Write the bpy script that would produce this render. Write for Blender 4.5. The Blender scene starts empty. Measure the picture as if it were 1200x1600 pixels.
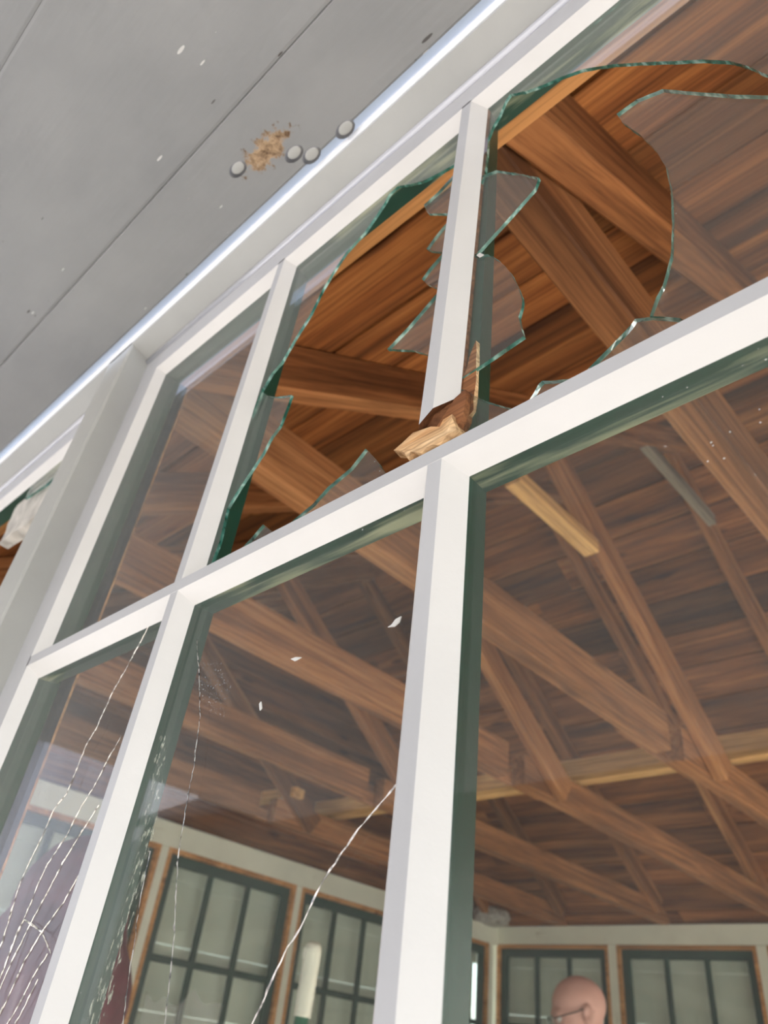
import bpy, bmesh, math, random
from mathutils import Vector, Matrix, noise
random.seed(11)
C = bpy.context.scene.collection
ZC = 1.45                      # height of the camera above the floor; all z below are measured from the camera

# ------------------------------------------------------------------ camera, sky, sun, exposure
R = Matrix(((0.72821312, 0.34499742, 0.59218446), (0.67665976, -0.49909437, -0.54132835), (0.10879905, 0.7949098, -0.59689294)))
cam_d = bpy.data.cameras.new('camera')
cam = bpy.data.objects.new('camera', cam_d); C.objects.link(cam)
cam.matrix_world = Matrix.Translation((0, 0, ZC)) @ R.to_4x4()
cam_d.sensor_fit = 'VERTICAL'; cam_d.sensor_height = 36; cam_d.sensor_width = 27
cam_d.lens = 1146.615 * 36 / 1600
cam_d.clip_start = 0.02
cam_d.dof.use_dof = True; cam_d.dof.focus_distance = 0.36; cam_d.dof.aperture_fstop = 13
bpy.context.scene.camera = cam

w = bpy.data.worlds.new('world'); bpy.context.scene.world = w; w.use_nodes = True
wn = w.node_tree; bg = wn.nodes['Background']
sky = wn.nodes.new('ShaderNodeTexSky'); sky.sky_type = 'NISHITA'; sky.sun_disc = False
sky.sun_elevation = math.radians(42); sky.sun_rotation = math.radians(70); sky.air_density = 1.0; sky.dust_density = 1.6; sky.ozone_density = 1.2
hs = wn.nodes.new('ShaderNodeHueSaturation'); hs.inputs['Saturation'].default_value = .5
wn.links.new(sky.outputs[0], hs.inputs['Color']); wn.links.new(hs.outputs[0], bg.inputs[0]); bg.inputs[1].default_value = 0.55
sun_d = bpy.data.lights.new('sun', 'SUN'); sun_d.energy = 7.0; sun_d.angle = math.radians(0.55); sun_d.color = (1, .94, .85)
sun = bpy.data.objects.new('sun', sun_d); C.objects.link(sun)
sun.rotation_euler = Vector((0.95, 0.10, 0.78)).to_track_quat('Z', 'Y').to_euler()
sun.location = (6, 2, 6)
vs = bpy.context.scene.view_settings
vs.view_transform = 'Standard'; vs.look = 'None'; vs.gamma = 1; vs.use_curve_mapping = False; vs.exposure = 0.36
bpy.context.scene.cycles.max_bounces = 14; bpy.context.scene.cycles.diffuse_bounces = 6
bpy.context.scene.cycles.transparent_max_bounces = 24
bpy.context.scene.cycles.sample_clamp_indirect = 6

# ------------------------------------------------------------------ materials
def new_mat(name):
    m = bpy.data.materials.new(name); m.use_nodes = True
    return m, m.node_tree, m.node_tree.nodes['Principled BSDF']
def N(t, kind, **kw):
    n = t.nodes.new(kind)
    for k, v in kw.items():
        if k.startswith('_'): setattr(n, k[1:], v)
        else: n.inputs[k.replace('_', ' ')].default_value = v
    return n
def obj_coords(t, scale):
    tc = N(t, 'ShaderNodeTexCoord'); oi = N(t, 'ShaderNodeObjectInfo')
    add = N(t, 'ShaderNodeVectorMath', _operation='MULTIPLY_ADD')
    mul = N(t, 'ShaderNodeVectorMath', _operation='SCALE'); mul.inputs[0].default_value = (37, 19, 53)
    t.links.new(oi.outputs['Random'], mul.inputs['Scale'])
    ad = N(t, 'ShaderNodeVectorMath', _operation='ADD')
    t.links.new(tc.outputs['Object'], ad.inputs[0]); t.links.new(mul.outputs[0], ad.inputs[1])
    mp = N(t, 'ShaderNodeMapping'); mp.inputs['Scale'].default_value = scale
    t.links.new(ad.outputs[0], mp.inputs[0])
    return mp, oi, tc
def ramp(t, fac, stops):
    r = N(t, 'ShaderNodeValToRGB'); e = r.color_ramp.elements
    while len(e) < len(stops): e.new(.5)
    for el, (p, c) in zip(e, stops):
        el.position = p; el.color = (*c, 1) if len(c) == 3 else c
    t.links.new(fac, r.inputs[0]); return r
def mixc(t, fac, a, b, mode='MIX'):
    m = N(t, 'ShaderNodeMix', _data_type='RGBA', _blend_type=mode)
    for s, i in ((fac, 0), (a, 6), (b, 7)):
        if isinstance(s, (int, float)): m.inputs[i].default_value = s
        elif isinstance(s, tuple): m.inputs[i].default_value = (*s, 1)
        else: t.links.new(s, m.inputs[i])
    return m.outputs[2]
def bump(t, b, h, strength, dist=.002):
    n = N(t, 'ShaderNodeBump'); n.inputs['Strength'].default_value = strength; n.inputs['Distance'].default_value = dist
    t.links.new(h, n.inputs['Height']); t.links.new(n.outputs[0], b.inputs['Normal'])

def wood(name, dark, mid, light, rough=.75, vary=.5, scale=1.0, grey=0.0):
    m, t, b = new_mat(name)
    mp, oi, tc = obj_coords(t, (.9*scale, 13*scale, 13*scale))
    n1 = N(t, 'ShaderNodeTexNoise', Scale=1.0, Detail=6.0, Roughness=.62, Distortion=.35); t.links.new(mp.outputs[0], n1.inputs[0])
    mp2, _, _ = obj_coords(t, (4*scale, 120*scale, 120*scale))
    n2 = N(t, 'ShaderNodeTexNoise', Scale=1.0, Detail=4.0, Roughness=.6, Distortion=.6); t.links.new(mp2.outputs[0], n2.inputs[0])
    mp3, _, _ = obj_coords(t, (.8, 9, 9))
    n3 = N(t, 'ShaderNodeTexNoise', Scale=1.0, Detail=3.0); t.links.new(mp3.outputs[0], n3.inputs[0])
    r1 = ramp(t, n1.outputs[0], [(.30, dark), (.5, mid), (.72, light)])
    r2 = ramp(t, n2.outputs[0], [(.36, (.42, .38, .35)), (.58, (1.1, 1.1, 1.1))])
    c = mixc(t, .75, r1.outputs[0], r2.outputs[0], 'MULTIPLY')
    r3 = ramp(t, n3.outputs[0], [(.28, (.45, .43, .42)), (.52, (1, 1, 1))])
    c = mixc(t, .6, c, r3.outputs[0], 'MULTIPLY')
    rv = ramp(t, oi.outputs['Random'], [(0, (1-vary, 1-vary, 1-vary)), (.35, (1, .98, .96)), (.7, (1.05, 1.0, .95)), (1, (1+vary*.6, 1+vary*.5, 1+vary*.35))])
    c = mixc(t, 1.0, c, rv.outputs[0], 'MULTIPLY')
    # knots
    mp4, _, _ = obj_coords(t, (2.2, 8, 8))
    v = N(t, 'ShaderNodeTexVoronoi', Scale=1.0); t.links.new(mp4.outputs[0], v.inputs[0])
    rk = ramp(t, v.outputs['Distance'], [(.06, (.25, .2, .17)), (.13, (1, 1, 1))])
    c = mixc(t, .8, c, rk.outputs[0], 'MULTIPLY')
    t.links.new(c, b.inputs['Base Color'])
    b.inputs['Roughness'].default_value = rough; b.inputs['Specular IOR Level'].default_value = .25
    bump(t, b, n2.outputs[0], .35, .001)
    return m

def paint(name, col, rough=.4, var=.1, coat=0.0, wear=None, wear_amt=.62, bumpy=.25, chips=0):
    m, t, b = new_mat(name)
    mp, oi, tc = obj_coords(t, (7, 7, 7))
    n1 = N(t, 'ShaderNodeTexNoise', Scale=1.0, Detail=5.0, Roughness=.6); t.links.new(mp.outputs[0], n1.inputs[0])
    r = ramp(t, n1.outputs[0], [(.3, tuple(x*(1-var) for x in col)), (.7, tuple(min(1, x*(1+var*.6)) for x in col))])
    c = r.outputs[0]
    mpb, _, _ = obj_coords(t, (85, 85, 85))
    n2 = N(t, 'ShaderNodeTexNoise', Scale=1.0, Detail=5.0, Roughness=.65); t.links.new(mpb.outputs[0], n2.inputs[0])
    if wear:
        mp3, _, _ = obj_coords(t, (9, 110, 110))
        n3 = N(t, 'ShaderNodeTexNoise', Scale=1.0, Detail=4.0, Distortion=.4); t.links.new(mp3.outputs[0], n3.inputs[0])
        mp4, _, _ = obj_coords(t, (6, 6, 6))
        n4 = N(t, 'ShaderNodeTexNoise', Scale=1.0, Detail=2.0); t.links.new(mp4.outputs[0], n4.inputs[0])
        mm = N(t, 'ShaderNodeMath', _operation='MULTIPLY_ADD'); mm.inputs[1].default_value = .5
        ms = N(t, 'ShaderNodeMath', _operation='MULTIPLY'); ms.inputs[1].default_value = .5
        t.links.new(n4.outputs[0], ms.inputs[0])
        t.links.new(n3.outputs[0], mm.inputs[0]); t.links.new(ms.outputs[0], mm.inputs[2])
        rw = ramp(t, mm.outputs[0], [(wear_amt-.04, (0, 0, 0)), (wear_amt+.05, (1, 1, 1))])
        c = mixc(t, rw.outputs[0], c, wear)
    t.links.new(c, b.inputs['Base Color'])
    b.inputs['Roughness'].default_value = rough
    b.inputs['Coat Weight'].default_value = coat; b.inputs['Coat Roughness'].default_value = .12; b.inputs['Coat IOR'].default_value = 1.7
    bump(t, b, n2.outputs[0], bumpy, .001)
    return m

M = {}
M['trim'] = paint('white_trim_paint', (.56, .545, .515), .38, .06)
M['trim_flat'] = paint('shaded_trim_paint', (.41, .41, .415), .4, .08)  # darker copy of the trim paint; shade on the front flats put into colour
M['sage'] = paint('grey_trim_paint', (.36, .36, .335), .45, .08)
M['gloss'] = paint('glossy_caulk_paint', (.86, .87, .88), .12, .05, coat=1.0, bumpy=.04)
M['caulk'] = paint('grey_caulk', (.42, .43, .46), .1, .05, coat=1.0, bumpy=.03)
M['green'] = paint('dark_green_paint', (.008, .042, .026), .35, .25, wear=(.30, .31, .20), wear_amt=.56)
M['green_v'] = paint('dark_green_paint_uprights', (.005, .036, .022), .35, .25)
M['green_in'] = paint('interior_green_paint', (.012, .055, .042), .5, .2)
M['interior'] = paint('interior_sage_paint', (.80, .795, .66), .6, .08, wear=(.50, .45, .34), wear_amt=.66)
M['backing'] = paint('pale_board_paint', (.88, .88, .81), .7, .06, wear=(.70, .68, .62), wear_amt=.64)
M['boards'] = wood('brown_roof_boards', (.07, .024, .008), (.26, .095, .028), (.45, .19, .06), vary=.6)
M['lumber'] = wood('brown_framing_lumber', (.15, .060, .022), (.345, .145, .053), (.51, .245, .10), vary=.25)
#(.19, .085, .04), (.37, .18, .085), (.52, .28, .145), vary=.22)
M['pine'] = wood('fresh_pine', (.48, .22, .075), (.62, .30, .11), (.72, .40, .17), vary=.1, rough=.55)
M['yellow_pine'] = wood('yellow_pine', (.68, .35, .12), (.82, .47, .18), (.88, .56, .25), vary=.12)
M['grey_wood'] = wood('weathered_grey_wood', (.16, .13, .10), (.27, .23, .18), (.38, .33, .26), vary=.15)
M['splinter'] = wood('torn_pale_wood', (.42, .24, .11), (.62, .42, .23), (.78, .60, .38), vary=.05, scale=3)
M['bare'] = wood('bare_red_wood', (.10, .035, .015), (.24, .10, .04), (.36, .17, .08), vary=.1, scale=3)

# grey shutter paint: nail dents, pale scratches and a torn brown patch beside the bolts
def shutter_mat():
    m, t, b = new_mat('worn_grey_shutter_paint')
    g = N(t, 'ShaderNodeNewGeometry')
    mp, oi, tc = obj_coords(t, (5, 9, 9))
    n1 = N(t, 'ShaderNodeTexNoise', Scale=1.0, Detail=5.0, Roughness=.6); t.links.new(mp.outputs[0], n1.inputs[0])
    c = ramp(t, n1.outputs[0], [(.3, (.205, .207, .203)), (.7, (.26, .26, .252))]).outputs[0]
    mps = N(t, 'ShaderNodeMapping'); mps.inputs['Scale'].default_value = (34, 150, 40); t.links.new(g.outputs['Position'], mps.inputs[0])
    v = N(t, 'ShaderNodeTexVoronoi', Scale=1.0); t.links.new(mps.outputs[0], v.inputs[0])
    n5 = N(t, 'ShaderNodeTexNoise', Scale=22.0, Detail=2.0); t.links.new(g.outputs['Position'], n5.inputs[0])
    sp = N(t, 'ShaderNodeMath', _operation='MULTIPLY_ADD'); sp.inputs[1].default_value = -1.1; sp.inputs[2].default_value = .53
    t.links.new(n5.outputs[0], sp.inputs[0])
    lt = N(t, 'ShaderNodeMath', _operation='LESS_THAN'); t.links.new(v.outputs['Distance'], lt.inputs[0]); t.links.new(sp.outputs[0], lt.inputs[1])
    pick = ramp(t, v.outputs['Color'], [(.50, (.52, .51, .48)), (.58, (.07, .065, .06))])
    c = mixc(t, lt.outputs[0], c, pick.outputs[0])
    # torn patch
    d = N(t, 'ShaderNodeVectorMath', _operation='SUBTRACT'); d.inputs[1].default_value = (-.352, .122, ZC+.632); t.links.new(g.outputs['Position'], d.inputs[0])
    sc = N(t, 'ShaderNodeVectorMath', _operation='MULTIPLY'); sc.inputs[1].default_value = (1.0, 2.4, 1); t.links.new(d.outputs[0], sc.inputs[0])
    ln = N(t, 'ShaderNodeVectorMath', _operation='LENGTH'); t.links.new(sc.outputs[0], ln.inputs[0])
    n6 = N(t, 'ShaderNodeTexNoise', Scale=110.0, Detail=4.0, Roughness=.7); t.links.new(g.outputs['Position'], n6.inputs[0])
    s2 = N(t, 'ShaderNodeMath', _operation='MULTIPLY_ADD'); s2.inputs[1].default_value = .09; t.links.new(n6.outputs[0], s2.inputs[0]); t.links.new(ln.outputs['Value'], s2.inputs[2])
    mk = ramp(t, s2.outputs[0], [(.066, (1, 1, 1)), (.074, (0, 0, 0))])
    bw = ramp(t, n6.outputs[0], [(.35, (.10, .055, .025)), (.6, (.42, .29, .17))])
    c = mixc(t, mk.outputs[0], c, bw.outputs[0])
    t.links.new(c, b.inputs['Base Color']); b.inputs['Roughness'].default_value = .42
    mpb, _, _ = obj_coords(t, (12, 160, 160))
    n2 = N(t, 'ShaderNodeTexNoise', Scale=1.0, Detail=4.0); t.links.new(mpb.outputs[0], n2.inputs[0])
    bump(t, b, n2.outputs[0], .22, .0012)
    return m
M['shutter'] = shutter_mat()

def glass_mat(name, dust=.03, tint=(.93, .96, .94), smudge=0.0):
    m = bpy.data.materials.new(name); m.use_nodes = True; t = m.node_tree
    t.nodes.remove(t.nodes['Principled BSDF']); out = t.nodes['Material Output']
    g = N(t, 'ShaderNodeNewGeometry')
    dt = N(t, 'ShaderNodeVectorMath', _operation='DOT_PRODUCT'); t.links.new(g.outputs['Incoming'], dt.inputs[0]); t.links.new(g.outputs['Normal'], dt.inputs[1])
    ab = N(t, 'ShaderNodeMath', _operation='ABSOLUTE'); t.links.new(dt.outputs['Value'], ab.inputs[0])
    om = N(t, 'ShaderNodeMath', _operation='SUBTRACT'); om.inputs[0].default_value = 1; t.links.new(ab.outputs[0], om.inputs[1])
    p5 = N(t, 'ShaderNodeMath', _operation='POWER'); p5.inputs[1].default_value = 5; t.links.new(om.outputs[0], p5.inputs[0])
    fr = N(t, 'ShaderNodeMath', _operation='MULTIPLY_ADD'); fr.inputs[1].default_value = .95; fr.inputs[2].default_value = .045; t.links.new(p5.outputs[0], fr.inputs[0])
    tr = N(t, 'ShaderNodeBsdfTransparent'); tr.inputs[0].default_value = (*tint, 1)
    gl = N(t, 'ShaderNodeBsdfGlossy'); gl.inputs['Roughness'].default_value = 0.02
    mx = N(t, 'ShaderNodeMixShader'); t.links.new(fr.outputs[0], mx.inputs[0]); t.links.new(tr.outputs[0], mx.inputs[1]); t.links.new(gl.outputs[0], mx.inputs[2])
    df = N(t, 'ShaderNodeBsdfDiffuse'); df.inputs[0].default_value = (.75, .73, .70, 1)
    nz = N(t, 'ShaderNodeTexNoise', Scale=9.0, Detail=6.0, Roughness=.6); t.links.new(g.outputs['Position'], nz.inputs[0])
    rr = ramp(t, nz.outputs[0], [(.3, (dust*.5,)*3), (.7, (dust*1.3,)*3)])
    vo = N(t, 'ShaderNodeTexVoronoi', Scale=150.0); t.links.new(g.outputs['Position'], vo.inputs[0])
    sp = ramp(t, vo.outputs['Distance'], [(.05, (.45,)*3), (.09, (0, 0, 0))])
    nm = N(t, 'ShaderNodeTexNoise', Scale=11.0); t.links.new(g.outputs['Position'], nm.inputs[0])
    mk = ramp(t, nm.outputs[0], [(.56, (0, 0, 0)), (.68, (1, 1, 1))])
    spm = N(t, 'ShaderNodeMath', _operation='MULTIPLY'); t.links.new(sp.outputs[0], spm.inputs[0]); t.links.new(mk.outputs[0], spm.inputs[1])
    mxx = N(t, 'ShaderNodeMath', _operation='MAXIMUM'); t.links.new(rr.outputs[0], mxx.inputs[0]); t.links.new(spm.outputs[0], mxx.inputs[1])
    m2 = N(t, 'ShaderNodeMixShader'); t.links.new(mxx.outputs[0], m2.inputs[0]); t.links.new(mx.outputs[0], m2.inputs[1]); t.links.new(df.outputs[0], m2.inputs[2])
    t.links.new(m2.outputs[0], out.inputs[0])
    return m
M['glass'] = glass_mat('dusty_window_glass', .014)
M['shard'] = glass_mat('broken_window_glass', .016)
M['far_glass'] = glass_mat('far_window_glass', .01)
def edge_mat():
    m, t, b = new_mat('broken_glass_edge')
    g = N(t, 'ShaderNodeNewGeometry')
    n = N(t, 'ShaderNodeTexNoise', Scale=120.0, Detail=2.0); t.links.new(g.outputs['Position'], n.inputs[0])
    r = ramp(t, n.outputs[0], [(.34, (.012, .085, .06)), (.54, (.06, .21, .165)), (.74, (.45, .66, .58))])
    t.links.new(r.outputs[0], b.inputs['Base Color']); b.inputs['Roughness'].default_value = .12
    b.inputs['Transmission Weight'].default_value = .35; b.inputs['IOR'].default_value = 1.5
    bump(t, b, n.outputs[0], .8, .001)
    return m
M['glass_edge'] = edge_mat()
def crack_mat(name='glass_crack', lo=(.16, .14, .12), hi=(.85, .80, .70)):
    m, t, b = new_mat(name)
    g = N(t, 'ShaderNodeNewGeometry')
    n = N(t, 'ShaderNodeTexNoise', Scale=260.0, Detail=2.0); t.links.new(g.outputs['Position'], n.inputs[0])
    r = ramp(t, n.outputs[0], [(.40, lo), (.55, hi)])
    t.links.new(r.outputs[0], b.inputs['Base Color']); b.inputs['Roughness'].default_value = .25
    b.inputs['Coat Weight'].default_value = 1.0
    return m
M['crack'] = crack_mat(); M['crack_dark'] = crack_mat('dark_crack', (.03, .03, .03), (.40, .38, .35)); M['crack_grey'] = crack_mat('grey_crack', (.15, .14, .13), (.62, .58, .54))
def speckle_mat(name, col, scale, lo, hi, stretch=(1, 1, 1)):
    m, t, b = new_mat(name)
    g = N(t, 'ShaderNodeTexCoord'); mp = N(t, 'ShaderNodeMapping'); mp.inputs['Scale'].default_value = stretch; t.links.new(g.outputs['Object'], mp.inputs[0])
    n = N(t, 'ShaderNodeTexNoise', Scale=scale, Detail=4.0, Roughness=.65); t.links.new(mp.outputs[0], n.inputs[0])
    r = ramp(t, n.outputs[0], [(lo, (0, 0, 0)), (hi, (1, 1, 1))]); t.links.new(r.outputs[0], b.inputs['Alpha'])
    b.inputs['Base Color'].default_value = (*col, 1); b.inputs['Roughness'].default_value = .9
    return m
M['smear'] = speckle_mat('crumbly_putty', (.55, .53, .46), 420, .53, .72, (1, 1, .35))
M['grit'] = speckle_mat('pale_grit', (.50, .49, .46), 950, .60, .72)
def plain(name, col, rough=.5, metal=0.0, noise_amt=.12, scale=30):
    m, t, b = new_mat(name)
    mp, _, _ = obj_coords(t, (scale,)*3)
    n = N(t, 'ShaderNodeTexNoise', Scale=1.0, Detail=4.0); t.links.new(mp.outputs[0], n.inputs[0])
    r = ramp(t, n.outputs[0], [(.3, tuple(x*(1-noise_amt) for x in col)), (.7, tuple(min(1, x*(1+noise_amt)) for x in col))])
    t.links.new(r.outputs[0], b.inputs['Base Color']); b.inputs['Roughness'].default_value = rough; b.inputs['Metallic'].default_value = metal
    return m
M['concrete'] = plain('sunlit_concrete', (.68, .645, .62), .9, 0, .1, 3)
M['floor'] = plain('old_plank_floor', (.34, .25, .17), .7, 0, .25, 4)
M['pale_floor'] = plain('pale_concrete_floor', (.76, .70, .61), .8, 0, .12, 3)
M['steel'] = plain('grey_steel', (.17, .17, .175), .35, .7, .2, 60)
M['rust'] = plain('rust_stain', (.20, .09, .04), .9, 0, .4, 120)
M['skin'] = plain('skin', (.74, .41, .34), .5, 0, .08, 14)
M['maroon'] = plain('maroon_cloth', (.13, .035, .05), .9, 0, .3, 14)
M['denim'] = plain('dark_trousers', (.05, .06, .09), .9, 0, .2, 30)
M['blue_shirt'] = plain('grey_blue_shirt', (.24, .28, .33), .9, 0, .15, 20)
M['black'] = plain('black_plastic', (.012, .012, .012), .3, 0, .1, 30)
M['hair'] = plain('short_grey_hair', (.30, .22, .19), .9, 0, .3, 200)
M['white_plastic'] = plain('ivory_plastic', (.78, .75, .64), .35, 0, .05, 40)
M['green_pole'] = plain('green_enamel', (.02, .17, .10), .3, 0, .1, 20)
M['mop_yarn'] = plain('off_white_yarn', (.62, .60, .55), .95, 0, .2, 60)
M['roofing'] = plain('dark_roofing', (.06, .06, .06), .9, 0, .3, 8)
M['siding'] = plain('white_siding_paint', (.80, .80, .78), .5, 0, .05, 5)
M['debris'] = plain('pale_crumbling_board', (.42, .40, .36), .95, 0, .3, 40)
M['eye'] = plain('eye_white', (.75, .72, .70), .2, 0, .02, 10)

# ------------------------------------------------------------------ mesh helpers
def tag(o, label=None, cat=None, group=None, kind=None):
    if label: o['label'] = label
    if cat: o['category'] = cat
    if group: o['group'] = group
    if kind: o['kind'] = kind
    return o
def empty(name, loc, **kw):
    o = bpy.data.objects.new(name, None); o.empty_display_size = .05; C.objects.link(o)
    o.location = (loc[0], loc[1], loc[2] + ZC); o['_w'] = 1
    del o['_w']
    return tag(o, **kw)
def world_loc(o):
    v = Vector(o.location)
    while o.parent: o = o.parent; v += Vector(o.location)
    return v
def put(name, me, mats, parent, centre):
    for mm in (mats if isinstance(mats, (list, tuple)) else [mats]): me.materials.append(M[mm])
    o = bpy.data.objects.new(name, me); C.objects.link(o)
    c = Vector(centre) + Vector((0, 0, ZC))
    if parent:
        o.parent = parent; c = c - world_loc(parent)
    o.location = c
    return o
def mesh_from(name, verts, faces, mats, parent=None, mat_idx=None, smooth=False):
    """verts in camera-based coordinates; the object's origin goes to their centre"""
    vs_ = [Vector(v) for v in verts]
    lo = Vector((min(v[i] for v in vs_) for i in range(3))); hi = Vector((max(v[i] for v in vs_) for i in range(3)))
    c = (lo + hi) / 2
    bm = bmesh.new()
    bv = [bm.verts.new(v - c) for v in vs_]
    for i, f in enumerate(faces):
        try: fc = bm.faces.new([bv[k] for k in f])
        except ValueError: continue
        if mat_idx: fc.material_index = mat_idx[i]
        fc.smooth = smooth
    bmesh.ops.recalc_face_normals(bm, faces=bm.faces)
    me = bpy.data.meshes.new(name); bm.to_mesh(me); bm.free()
    return put(name, me, mats, parent, c)
def beam(name, p0, p1, width, depth, up, mat, parent=None, ch=.003, rnd=0.0):
    """a board from p0 to p1 (centre line); width across, depth along 'up'"""
    p0, p1, up = Vector(p0), Vector(p1), Vector(up)
    x = (p1 - p0); L = x.length; x.normalize()
    y = up.cross(x).normalized(); z = x.cross(y).normalized()
    a, b = width/2, depth/2
    prof = [(-a+ch, -b), (a-ch, -b), (a, -b+ch), (a, b-ch), (a-ch, b), (-a+ch, b), (-a, b-ch), (-a, -b+ch)]
    n = 3 if L > .8 else 2
    verts = []
    for i in range(n):
        for (u, v) in prof:
            verts.append(((i/(n-1)-.5)*L, u + (random.uniform(-rnd, rnd)), v + (random.uniform(-rnd, rnd))))
    faces = []
    for i in range(n-1):
        for k in range(8):
            k2 = (k+1) % 8; faces.append((i*8+k, i*8+k2, (i+1)*8+k2, (i+1)*8+k))
    faces.append(tuple(range(7, -1, -1))); faces.append(tuple(range((n-1)*8, n*8)))
    me = bpy.data.meshes.new(name); me.from_pydata(verts, [], faces); me.update()
    o = put(name, me, mat, parent, (p0+p1)/2)
    o.rotation_euler = Matrix((x, y, z)).transposed().to_euler()
    return o
def box(name, lo, hi, mat, parent=None, ch=.003):
    lo, hi = Vector(lo), Vector(hi); c = (lo+hi)/2; s = hi-lo
    ax = max(range(3), key=lambda i: s[i])
    d = [Vector((1, 0, 0)), Vector((0, 1, 0)), Vector((0, 0, 1))][ax] * (s[ax]/2)
    if ax == 2: return beam(name, c-d, c+d, s[0], s[1], (0, 1, 0), mat, parent, min(ch, s[0]*.3, s[1]*.3))
    if ax == 0: return beam(name, c-d, c+d, s[1], s[2], (0, 0, 1), mat, parent, min(ch, s[1]*.3, s[2]*.3))
    return beam(name, c-d, c+d, s[0], s[2], (0, 0, 1), mat, parent, min(ch, s[0]*.3, s[2]*.3))
def prism(name, prof, t0, t1, fn, mats, parent=None, idx=None, smooth=False):
    """profile points (a, b) swept from t0 to t1; fn(a, b, t) gives the point"""
    n = len(prof)
    verts = [fn(a, b, t0) for a, b in prof] + [fn(a, b, t1) for a, b in prof]
    faces = [(k, (k+1) % n, n+(k+1) % n, n+k) for k in range(n)] + [tuple(range(n-1, -1, -1)), tuple(range(n, 2*n))]
    return mesh_from(name, verts, faces, mats, parent, (idx + [0, 0]) if idx else None, smooth)
def tube(name, pts, r, mat, parent=None, seg=8, caps=True):
    pts = [Vector(p) for p in pts]; rr = r if isinstance(r, (list, tuple)) else [r]*len(pts)
    verts, faces = [], []
    for i, p in enumerate(pts):
        d = (pts[min(i+1, len(pts)-1)] - pts[max(i-1, 0)]).normalized()
        a = d.orthogonal().normalized(); b = d.cross(a)
        for k in range(seg):
            th = 2*math.pi*k/seg; verts.append(p + (a*math.cos(th) + b*math.sin(th))*rr[i])
    for i in range(len(pts)-1):
        for k in range(seg):
            k2 = (k+1) % seg; faces.append((i*seg+k, i*seg+k2, (i+1)*seg+k2, (i+1)*seg+k))
    if caps: faces += [tuple(range(seg-1, -1, -1)), tuple(range((len(pts)-1)*seg, len(pts)*seg))]
    return mesh_from(name, verts, faces, mat, parent, None, True)

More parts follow.
